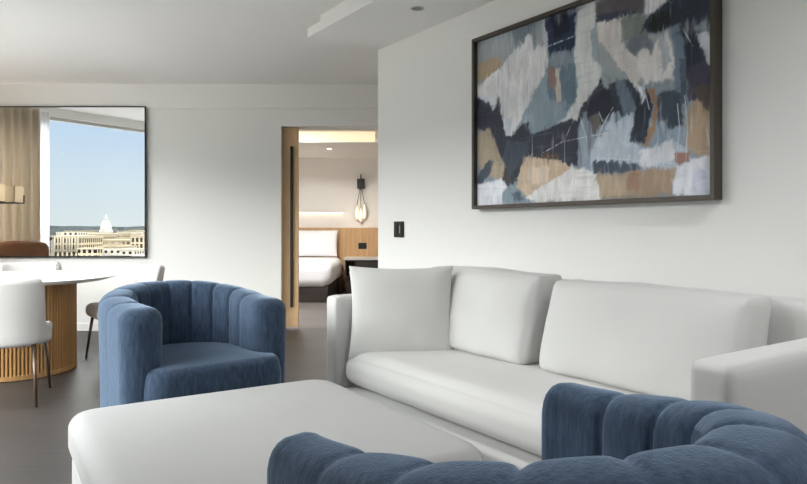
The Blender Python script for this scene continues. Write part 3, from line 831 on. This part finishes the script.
ac = thing('barrel_armchair', 'blue channel-tufted barrel armchair beyond the ottoman, facing the viewer', 'armchair', W(3.325, 0.968), TH + math.radians(6.5), 'blue barrel armchairs')
link('shell', tub_shell(), M['blue'], ac)
link('seat_cushion', d_cushion(0.325, -0.400, 0, 0.27, 0.49, 0.022, r=0.045, cr=0.09), M['blue'], ac)
link('seat_base', d_cushion(0.322, -0.392, 0, 0.03, 0.275, 0.0, r=0.015), M['blue'], ac)
link('plinth', lathe([(0, 0), (0.30, 0), (0.30, 0.04), (0, 0.04)], 48), M['black'], ac)
ac2 = thing('barrel_armchair', 'blue channel-tufted barrel armchair nearest the viewer, seen from behind, cut off by the picture bottom', 'armchair', (0.243, 1.08, 0), TH + math.pi, 'blue barrel armchairs')
ac2.scale = (0.95, 0.95, 1.0)
link('shell', tub_shell(R=0.325, a=0.27, tip=0.055, ext=0.8, H=0.818), M['blue'], ac2)
for src in [c_ for c_ in ac.children if not c_.name.startswith('shell')]:
    c_ = src.copy(); COL.objects.link(c_); c_.parent = ac2

# ------------------------------------------------------------------ dining table
tb = thing('dining_table', 'round dining table with white top on a fluted oak drum base', 'dining table', (-3.06, 5.12, 0))
link('tabletop', lathe([(0, 0.700), (0.66, 0.700), (0.735, 0.722), (0.75, 0.732), (0.748, 0.737), (0.74, 0.738), (0, 0.738)], 96), M['tabletop'], tb, angle=25)
bm = bmesh.new()
NF = 110; per = 6
lo, hi = [], []
for k in range(NF * per):
    t_ = 2 * math.pi * k / (NF * per)
    r_ = 0.432 + 0.018 * math.sqrt(max(0, math.sin(math.pi * (k % per) / per)))
    lo.append(bm.verts.new((r_ * math.cos(t_), r_ * math.sin(t_), 0.04)))
    hi.append(bm.verts.new((r_ * math.cos(t_), r_ * math.sin(t_), 0.70)))
n = len(lo)
for k in range(n): bm.faces.new((lo[k], lo[(k + 1) % n], hi[(k + 1) % n], hi[k]))
bm.faces.new(lo[::-1]); bm.faces.new(hi)
link('fluted_base', bm, M['oakslat'], tb, smooth=False)
link('plinth', lathe([(0, 0), (0.44, 0), (0.452, 0.006), (0.452, 0.04), (0, 0.04)], 96), M['oakslat'], tb, angle=30)

# ------------------------------------------------------------------ dining chairs (front faces local +y)
def dining_back():
    bm = bmesh.new(); rings = []
    R, T = 0.265, 0.034
    for k in range(45):
        q = -1 + 2 * k / 44
        an = math.radians(-90 + 88 * q)
        aq = abs(q)
        x_ = min(1, max(0, (aq - 0.60) / 0.16)); s3 = x_ * x_ * (3 - 2 * x_)
        top = 0.795 * (1 - s3) + 0.505 * s3
        e_ = min(1, max(0, (aq - 0.93) / 0.07)); cap = math.sqrt(max(0.003, 1 - e_ * e_))
        flat = 1 - 0.16 * math.exp(-(q / 0.42) ** 2)
        bot = 0.37
        prof = []
        nn = 7
        for i in range(nn): prof.append((-T, bot + 0.03 + (top - T - bot - 0.03) * i / (nn - 1)))
        for i in range(1, 8):
            t_ = math.pi * (1 - i / 8); prof.append((T * math.cos(t_), top - T + T * math.sin(t_)))
        for i in range(nn): prof.append((T, bot + 0.03 + (top - T - bot - 0.03) * (1 - i / (nn - 1))))
        for i in range(1, 5):
            t_ = -math.pi * i / 5; prof.append((T * math.cos(t_), bot + 0.03 + T * 0.9 * math.sin(t_)))
        ring = []
        for o_, z in prof:
            lean = 0.05 * max(0, (z - 0.45)) / 0.35
            rad = (R * flat + o_ * cap + lean)
            zz = z if cap > .9 else 0.44 + (z - 0.44) * (0.4 + 0.6 * cap)
            ring.append(bm.verts.new((rad * math.cos(an) * 0.98, rad * math.sin(an), zz)))
        rings.append(ring)
    for A, B in zip(rings, rings[1:]):
        n = len(A)
        for k in range(n): bm.faces.new((A[k], A[(k + 1) % n], B[(k + 1) % n], B[k]))
    bm.faces.new(rings[0]); bm.faces.new(rings[-1][::-1])
    return bm
dc = thing('dining_chair', 'cream curved-back dining chair with bronze legs, nearest at the table, seen from behind', 'dining chair', (-2.590, 4.225, 0), math.radians(20), 'dining chairs around the table')
link('backrest', dining_back(), M['boucle'], dc)
link('seat', soft_box(0.235, 0.245, 0.058, 0.05, 18, lambda p, u: Vector((p.x * (1 - 0.10 * max(0, -u.y)), p.y, p.z + 0.012 * (1 - u.x ** 2) * (1 - u.y ** 2) * max(0, u.z)))), M['boucle'], dc, loc=(0, 0.03, 0.418))
for sx in (-1, 1):
    for sy in (-1, 1):
        bm = bmesh.new()
        tube(bm, (sx * 0.205, sy * 0.19 + 0.02, 0.40), (sx * 0.235, sy * 0.262, 0.0), 0.014, 0.009)
        link('leg', bm, M['bronze'], dc)
c2 = copy_tree(dc)
c2.location = (-3.44, 5.98, 0); c2.rotation_euler = (0, 0, math.radians(205))
c2['label'] = 'cream dining chair on the far side of the round table below the mirror'
c3 = copy_tree(dc)
c3.location = (-2.37, 5.58, 0); c3.rotation_euler = (0, 0, math.radians(128))
c3['label'] = 'cream dining chair at the right of the table, partly behind the far blue armchair'

# ------------------------------------------------------------------ bedroom furniture
hb = thing('headboard', 'wide oak headboard panel along the bedroom wall behind the bed', 'headboard', (-1.6, 11.796, 0))
for k, (x0, x1) in enumerate(((-2.9, -1.15), (-1.148, 0.2), (0.202, 1.95), (1.952, 3.9))):
    link('panel', bx(x0, x1, -0.04, 0, 0, 1.14, 0.003), M['oak'], hb, smooth=False)
bed = thing('bed', 'bed with white linen and dark base seen through the open doorway', 'bed', (-2.07, 10.80, 0))
link('bed_base', bx(-0.97, 0.92, -0.86, 0.88, 0.0, 0.24, 0.01), M['darkwood'], bed, smooth=False)
def duv(p, u):
    p.x += noise.noise(Vector((p.x * 3, p.y * 3, p.z * 4))) * 0.025
    p.y += noise.noise(Vector((p.x * 4 + 9, p.y * 3, p.z * 3))) * 0.02
    if u.z < 0: p.x *= 1 - 0.05 * -u.z
    return p
link('duvet', soft_box(1.0, 0.91, 0.20, 0.14, 24, duv), M['linen'], bed, loc=(0, -0.02, 0.42))
p_ = tag(link('bed_pillow', pillow_bm(0.84, 0.48, 0.20, 24, pinch=0.04), M['linen'], loc=(-1.58, 11.52, 0.865)), 'white bed pillow standing against the oak headboard', 'pillow')
p_.rotation_euler = (math.radians(-16), 0, 0)

ns = thing('nightstand', 'dark nightstand with pale stone top beside the bed', 'nightstand', (-0.59, 11.50, 0))
bm = bx(-0.42, 0.42, -0.21, 0.25, 0.27, 0.30)
box(bm, -0.42, -0.40, -0.21, 0.25, 0.30, 0.58)
box(bm, 0.40, 0.42, -0.21, 0.25, 0.30, 0.58)
box(bm, -0.40, 0.40, 0.23, 0.25, 0.30, 0.58)
box(bm, -0.40, 0.40, -0.21, 0.25, 0.56, 0.58)
box(bm, -0.25, 0.40, -0.205, -0.19, 0.31, 0.55)
link('cabinet', bm, M['darkwood'], ns, smooth=False)
link('nightstand_top', bx(-0.44, 0.44, -0.23, 0.255, 0.58, 0.625, 0.004), M['stone'], ns, smooth=False)
link('plinth', bx(-0.42, 0.42, -0.16, 0.25, 0.0, 0.27), M['darkwood'], ns, smooth=False)
tag(link('brass_bowl', lathe([(0, 0), (0.03, 0), (0.06, 0.03), (0.07, 0.07), (0.064, 0.07), (0.054, 0.034), (0, 0.012)], 32), M['brass'], loc=(-0.915, 11.40, 0.302)),
    'small brass bowl in the open side of the dark nightstand', 'bowl')
t = thing('outlet_plate', 'black double outlet plate on the oak panel above the nightstand', 'outlet', (-0.735, 11.76, 0.815))
link('plate', bx(-0.075, 0.075, -0.010, 0, -0.055, 0.055, 0.003), M['black'], t, smooth=False)
link('socket', bx(-0.06, -0.005, -0.013, -0.010, -0.04, 0.04, 0.002), M['black'], t, smooth=False)
link('socket', bx(0.005, 0.06, -0.013, -0.010, -0.04, 0.04, 0.002), M['black'], t, smooth=False)

sc = thing('wall_sconce', 'black wall sconce with three hanging glass bulbs above the nightstand', 'wall light', (-0.765, 11.80, 1.93))
link('mount', bx(-0.065, 0.065, -0.12, 0.0, -0.085, 0.085, 0.005), M['black'], sc, smooth=False)
bm = bmesh.new(); tube(bm, (0, -0.06, 0.08), (0, -0.06, 0.17), 0.010); link('rod', bm, M['black'], sc)
for k, (dx, dz) in enumerate(((-0.07, -0.52), (0.0, -0.57), (0.07, -0.50))):
    bm = bmesh.new(); tube(bm, (dx * 0.2, -0.07, -0.08), (dx, -0.08, dz + 0.12), 0.005, seg=8)
    c_ = link('cord', bm, M['black'], sc)
    link('bulb', lathe([(0, dz - 0.13), (0.024, dz - 0.125), (0.038, dz - 0.06), (0.036, dz + 0.02), (0.020, dz + 0.10), (0.014, dz + 0.13), (0, dz + 0.13)], 20, cx=dx, cy=-0.08), M['bulbglass'], sc)
bl = bpy.data.lights.new('sconce_glow', 'POINT'); bl.energy = 1.2; bl.color = (1, 0.82, 0.6); bl.shadow_soft_size = 0.08
bo = bpy.data.objects.new('sconce_glow', bl); COL.objects.link(bo); bo.parent = sc; bo.location = (0, -0.25, -0.55)

lb = thing('led_wall_bar', 'slim glowing LED bar on the bedroom wall above the bed', 'wall light', (-2.3, 11.80, 1.40))
link('housing', bx(-1.3, 1.22, -0.05, 0, 0.012, 0.03, 0.002), M['bedwall'], lb, smooth=False)
link('diffuser', bx(-1.29, 1.21, -0.045, -0.006, 0.0, 0.012, 0.002), M['led2'], lb, smooth=False)
for k, (x, lab) in enumerate(((-1.19, 'lit recessed downlight in the bedroom soffit seen through the doorway'), (-3.2, 'added unseen fill downlight over the hidden side of the bed'))):  # the second one is unseen, put in to light the bedroom
    t = thing('bedroom_downlight', lab, 'ceiling light', (x, 10.45, 2.40), 0, 'bedroom downlights')
    link('trim_ring', lathe([(0.035, 0.0), (0.035, -0.004), (0.05, -0.004), (0.052, 0.0)], 32), M['trim'], t)
    link('lens', lathe([(0, -0.003), (0.035, -0.003), (0.035, 0.0)], 32), M['lamp_on'], t)
    sl = bpy.data.lights.new('downlight_beam', 'SPOT'); sl.energy = 32; sl.color = (1, 0.86, 0.68); sl.spot_size = math.radians(95); sl.spot_blend = 0.6; sl.shadow_soft_size = 0.03
    so = bpy.data.objects.new('downlight_beam', sl); COL.objects.link(so); so.parent = t; so.location = (0, 0, -0.02)
t = thing('passage_fill_light', 'added fill light in the passage ceiling, hidden behind the seating wall', 'ceiling light', (0.9, 6.1, CEIL))  # unseen light added to brighten the door, floor and back wall
link('trim_ring', lathe([(0.045, 0.0), (0.045, -0.004), (0.06, -0.004), (0.062, 0.0)], 32), M['trim'], t)
link('lens', lathe([(0, -0.003), (0.045, -0.003), (0.045, 0.0)], 32), M['lamp_on'], t)
sl = bpy.data.lights.new('downlight_beam', 'SPOT'); sl.energy = 125; sl.color = (1, 0.92, 0.82); sl.spot_size = math.radians(150); sl.spot_blend = 0.8; sl.shadow_soft_size = 0.05
so = bpy.data.objects.new('downlight_beam', sl); COL.objects.link(so); so.parent = t; so.location = (0, 0, -0.03)
# fill light added to brighten the bedroom, out of sight above the door head
t = thing('bedroom_fill_light', 'added flat round fill light for the bedroom, hidden above the doorway', 'ceiling light', (-1.6, 8.6, CEIL))
link('housing', lathe([(0, 0), (0.30, 0), (0.30, -0.05), (0.28, -0.05), (0.28, -0.03), (0, -0.03)], 48), M['trim'], t)
link('diffuser', lathe([(0, -0.045), (0.28, -0.045), (0.28, -0.032), (0, -0.032)], 48), M['lamp_on'], t)
al = bpy.data.lights.new('bedroom_fill_area', 'AREA'); al.shape = 'DISK'; al.size = 0.55; al.energy = 75; al.color = (0.97, 0.98, 1.0)
ao = bpy.data.objects.new('bedroom_fill_area', al); COL.objects.link(ao); ao.parent = t; ao.location = (0, 0, -0.06)

# ------------------------------------------------------------------ what the mirror shows on this side of the room
def curtain(m0, m1, n0, amp, waves, z0, z1, seed, mats, thick):
    bm = bmesh.new(); NP = waves * 14; lo = []; hi = []
    rnd = random.Random(seed); ph = [rnd.uniform(-.5, .5) for _ in range(waves + 2)]
    for k in range(NP + 1):
        f = k / NP; w_ = f * waves; i = int(w_)
        p_ = w_ + (ph[i] * (1 - (w_ - i)) + ph[i + 1] * (w_ - i)) * 0.35
        s_ = math.sin(2 * math.pi * p_)
        s_ = math.copysign(abs(s_) ** 0.7, s_)
        lo.append(bm.verts.new(W(m0 + (m1 - m0) * f, n0 + amp * s_, z0)))
        hi.append(bm.verts.new(W(m0 + (m1 - m0) * f, n0 + amp * 0.75 * s_, z1)))
    for k in range(NP): bm.faces.new((lo[k], lo[k + 1], hi[k + 1], hi[k]))
    o = link('curtain', bm, mats)
    md = o.modifiers.new('thickness', 'SOLIDIFY'); md.thickness = thick
    return o
o = curtain(7.50, 8.98, -0.375, 0.060, 13, 0.02, 2.61, 3, M['drape'], 0.004); o.name = 'drape'
tag(o, 'beige floor-length drape gathered at the left window, seen in the mirror', 'curtain')
o = curtain(7.33, 7.62, -0.485, 0.022, 4, 0.02, 2.60, 8, M['sheer'], 0.002); o.name = 'sheer_curtain'
tag(o, 'white sheer curtain hanging beside the beige drape, seen in the mirror', 'curtain')

fl = thing('floor_lamp', 'floor lamp with a wide cream rectangular shade, seen at the left of the mirror', 'floor lamp', (-4.60, 6.91, 0))
bm = bmesh.new()
sw, sd, z0, z1, tk = 0.34, 0.09, 1.405, 1.585, 0.004
box(bm, -sw, sw, -sd, -sd + tk, z0, z1); box(bm, -sw, sw, sd - tk, sd, z0, z1)
box(bm, -sw, -sw + tk, -sd + tk, sd - tk, z0, z1); box(bm, sw - tk, sw, -sd + tk, sd - tk, z0, z1)
link('lamp_shade', bm, M['lampshade'], fl, smooth=False)
bm = bx(-sw, sw, -sd - .002, -sd + .006, z0 - 0.012, z0); box(bm, -sw, sw, sd - .006, sd + .002, z0 - .012, z0)
box(bm, -sw, -sw + .008, -sd, sd, z0 - .012, z0); box(bm, sw - .008, sw, -sd, sd, z0 - .012, z0)
box(bm, sw - 0.002, sw + 0.006, -sd, -sd + 0.02, z0, z0 + 0.085)
link('shade_rim', bm, M['black'], fl, smooth=False)
bm = bmesh.new(); tube(bm, (-0.05, 0, 0.02), (-0.05, 0, 1.60), 0.011)
tube(bm, (-0.05, -sd, z0 + .02), (-0.05, sd, z0 + .02), 0.004)
link('pole', bm, M['bronze'], fl)
link('lamp_base', lathe([(0, 0), (0.115, 0), (0.115, 0.015), (0.02, 0.025), (0, 0.025)], 40, cx=-0.05), M['bronze'], fl)

ll = bpy.data.lights.new('lamp_bulb', 'POINT'); ll.energy = 9; ll.color = (1, 0.90, 0.76); ll.shadow_soft_size = 0.07
lo_ = bpy.data.objects.new('lamp_bulb', ll); COL.objects.link(lo_); lo_.parent = fl; lo_.location = (0.08, 0, 1.50)
lc = thing('lounge_chair', 'brown leather high-backed lounge chair by the window, seen in the mirror', 'lounge chair', W(7.86, 0.12), TH)
link('backrest', soft_box(0.05, 0.31, 0.33, 0.05, 16, lambda p, u: Vector((p.x - 0.05 * (p.z + .3), p.y, p.z - 0.05 * abs(u.y) ** 3 * max(0, u.z)))), M['leather'], lc, loc=(-0.17, 0, 0.645))
link('seat', soft_box(0.23, 0.28, 0.075, 0.05, 14), M['leather'], lc, loc=(0.05, 0, 0.39))
for sx in (-1, 1):
    for sy in (-1, 1):
        bm = bmesh.new(); tube(bm, (0.05 + sx * .17, sy * .22, 0.33), (0.05 + sx * .2, sy * .25, 0), 0.016, 0.010)
        link('leg', bm, M['bronze'], lc)

# ------------------------------------------------------------------ the city below the windows
G = -36.0
MIR = 2 * (BACK_Y - 0.047)
struct(link('ground', bx(-9000, 9000, -9000, 3000, G - 2, G), mat('city_ground', (0.07, 0.065, 0.055), 0.9, spec=0.0, noise_amt=0.35, noise_scale=(0.02, 0.02, 0.02)), smooth=False))
struct(link('bounce_slab', wbox(-2, 12, -16, -0.8, -3.4, -3.2), mat('pale_bounce_slab', (0.27, 0.265, 0.255), 0.9), smooth=False), 'added unseen pale slab below the windows that bounces daylight inside', 'reflector')  # unseen slab added to throw daylight up onto the ceiling
HZ = mat('hazy_hill_green', (0.030, 0.034, 0.035), 0.95, spec=0.0, noise_amt=0.4, noise_scale=(0.02, 0.02, 0.02))
bm = bmesh.new()
lo, hi, bk = [], [], []
for k in range(121):
    x = -6500 + 7500 * k / 120
    hgt = 40 + 16 * noise.noise(Vector((x * 0.0011, 0.2, 0))) + 8 * noise.noise(Vector((x * 0.006, 4.2, 0)))
    lo.append(bm.verts.new((x, -4700, G))); hi.append(bm.verts.new((x, -5300, hgt - 6))); bk.append(bm.verts.new((x, -6500, G)))
for k in range(120):
    bm.faces.new((lo[k], lo[k + 1], hi[k + 1], hi[k])); bm.faces.new((hi[k], hi[k + 1], bk[k + 1], bk[k]))
bm.faces.new([lo[0], hi[0], bk[0]]); bm.faces.new([lo[-1], bk[-1], hi[-1]])
tag(link('hills', bm, HZ), 'low dark hills along the horizon behind the city', 'hills', kind='structure')

CREAM = (0.29, 0.245, 0.175); PALE = (0.29, 0.27, 0.23); TAN = (0.19, 0.155, 0.108); DARKW = (0.005, 0.0045, 0.004)
F1 = facade_mat('cream_facade', CREAM, DARKW, 3.6, 5.2, 0.75, roof=(0.15, 0.135, 0.11))
F2 = facade_mat('pale_facade', PALE, (0.008, 0.0075, 0.007), 4.2, 4.0, 1.15, roof=(0.16, 0.148, 0.13))
F3 = facade_mat('tan_facade', TAN, (0.006, 0.0055, 0.005), 5.0, 4.4, 1.3, roof=(0.18, 0.155, 0.105))
PL = mat('buff_stone', (0.26, 0.23, 0.175), 0.7, spec=0.0)
PLW = mat('white_stone', (0.31, 0.30, 0.275), 0.7, spec=0.0)
RF = mat('buff_roof', (0.19, 0.16, 0.108), 0.8, spec=0.0)
TR = mat('treetop_green', (0.004, 0.0045, 0.003), 0.95, spec=0.0, noise_amt=0.5, noise_scale=(0.3, 0.3, 0.3))

def city(px0, px1, ytop, yv, depth):
    """Plan limits and roof height of a block at distance yv, from its bearings in the mirror view."""
    x0, x1 = sorted(((px0 - 403.5) / 654 * yv, (px1 - 403.5) / 654 * yv))
    return x0, x1, MIR - yv - depth, MIR - yv, EYE + (230 - ytop) / 654 * yv
def block(label, px0, px1, ytop, yv, depth, fm, parapet=None, group=None):
    x0, x1, y0, y1, zt = city(px0, px1, ytop, yv, depth)
    cx = (x0 + x1) / 2
    t = thing('building', label, 'building', (cx, y1, G), 0, group)
    link('body', bx(x0 - cx, x1 - cx, -depth, 0, 0, zt - G), fm, t, smooth=False)
    h_ = zt - G
    link('cornice', bx(x0 - cx - .5, x1 - cx + .5, -depth - .5, .5, h_, h_ + 1.0), parapet or PL, t, smooth=False)
    return t, x0 - cx, x1 - cx, h_
t, a, b2, h_ = block('cream colonnaded office block at the left of the mirrored skyline', 54, 80, 237, 520, 40, F1)
nc = 9
for k in range(nc):
    x = a + (b2 - a) * (k + .5) / nc
    bm = bmesh.new(); tube(bm, (x, 0.9, h_ - 12), (x, 0.9, h_), 0.55, 0.5, 12); link('column', bm, PL, t)
link('penthouse', bx(a + 3, b2 - 6, -25, -6, h_ + 1, h_ + 4.0), F2, t, smooth=False)
block('pale tan block right of the colonnaded office in the mirrored skyline', 80, 96, 234.5, 690, 50, F3)
block('long buff-roofed block in front of the domed building', 94, 137, 241, 640, 60, F3, RF)
t, a, b2, h_ = block('lower cream block with a stepped roof under the buff-roofed one', 96, 122, 247.5, 455, 26, F2, RF)
link('roof_house', bx(a + 4, a + 12, -16, -7, h_ + 1, h_ + 3.4), F3, t, smooth=False)
t, a, b2, h_ = block('large cream office block at the right edge of the mirror', 131, 156, 236.5, 560, 50, F1)
link('tower', bx(a + 8, b2, -40, -8, h_ + 1, h_ + 7.5), F2, t, smooth=False)
block('low grey-white block at the lower right of the mirrored skyline', 120, 134, 250.5, 430, 20, F2)
block('low cream block at the lower left of the mirrored skyline', 78, 96, 249.5, 440, 10, F1)
rnd = random.Random(5)
names = ['pale low block', 'cream low block', 'tan low block']
spots = [(56, 66, 232.5, 1150), (64, 76, 231.2, 1500), (74, 84, 232.6, 1050), (82, 92, 231.0, 1650), (88, 97, 233.2, 1000), (117, 127, 231.2, 1600),
         (122, 134, 232.4, 1150), (130, 140, 230.4, 1700), (136, 148, 231.4, 1300), (126, 133, 233.8, 960), (68, 75, 234.0, 900), (112, 121, 233.6, 880)]
for k, (p0, p1, yt, yv) in enumerate(spots):
    block('far pale low-rise building among the rooftops below the hills', p0, p1, yt, yv, 30, (F2, F1, F2, F3)[k % 4], None, 'far low-rise buildings')

# the domed building on the skyline
yv = 1500.0
cx = (106 - 403.5) / 654 * yv
dm = thing('domed_building', 'white domed government building on the horizon seen in the mirror', 'building', (cx, MIR - yv, G))
zb = EYE + (230 - 233.5) / 654 * yv - G          # springing of the dome over the ground
px = yv / 654
link('wing', bx(-17 * px, 19 * px, -30, 8, 0, zb - 9), F2, dm, smooth=False)
link('portico', bx(-6 * px, 6 * px, 8, 16, 0, zb - 6), F1, dm, smooth=False)
link('drum', lathe([(0, zb - 9), (6.4 * px, zb - 9), (6.4 * px, zb), (5.6 * px, zb), (5.6 * px, zb + 7.5), (5.9 * px, zb + 7.5), (5.9 * px, zb + 9.5), (0, zb + 9.5)], 36), PLW, dm, angle=30)
for k in range(18):
    t_ = 2 * math.pi * k / 18
    bm = bmesh.new(); tube(bm, (6.0 * px * math.cos(t_), 6.0 * px * math.sin(t_), zb), (6.0 * px * math.cos(t_), 6.0 * px * math.sin(t_), zb + 8), 0.9, 0.8, 8)
    link('column', bm, PLW, dm)
dz = zb + 9.5
prof = [(5.2 * px * math.cos(k / 10 * 1.35), dz + 9.6 * px * math.sin(k / 10 * 1.35)) for k in range(11)] + [(0, dz + 9.5 * px)]
link('dome', lathe([(0, dz)] + prof, 36), PLW, dm)
zt = dz + 9.3 * px
link('lantern', lathe([(0, zt), (1.4 * px, zt), (1.2 * px, zt + 2.6 * px), (0.5 * px, zt + 3.6 * px), (0.22 * px, zt + 5.6 * px), (0, zt + 6 * px)], 16), PLW, dm)

def trees(px0, px1, y_, yv, n_, seed, label):
    bm = bmesh.new(); r_ = random.Random(seed)
    x0, x1, _, y1, zt = city(px0, px1, y_, yv, 0)
    for k in range(n_):
        s_ = r_.uniform(.7, 1.1) * yv / 654 * 1.9
        r = bmesh.ops.create_icosphere(bm, subdivisions=2, radius=s_, matrix=Matrix.Translation((r_.uniform(x0, x1), y1 + r_.uniform(-8, 8), zt - s_ + r_.uniform(-2, 0))))
        for v in r['verts']:
            v.co += Vector((noise.noise(v.co * .6), noise.noise(v.co * .6 + Vector((7, 0, 0))), noise.noise(v.co * .6 + Vector((0, 9, 0))))) * s_ * .35
    for k in range(n_ // 3):
        x = r_.uniform(x0, x1); tube(bm, (x, y1, G), (x, y1, zt - 2), 0.5, 0.3, 6)
    tag(link('treetops', bm, TR), label, 'trees', kind='stuff')
trees(80, 95, 243.5, 600, 26, 1, 'dark treetops between the cream blocks in the mirrored city')
trees(56, 150, 233.4, 1400, 60, 2, 'belt of dark treetops among the far low rooftops')
trees(98, 128, 237.2, 930, 30, 3, 'dark treetops at the foot of the domed building')
trees(-160, 53, 236.0, 1050, 150, 4, 'wide belt of dark treetops among rooftops left of the cream blocks')
trees(158, 300, 236.0, 1050, 110, 5, 'wide belt of dark treetops among rooftops right of the cream blocks')
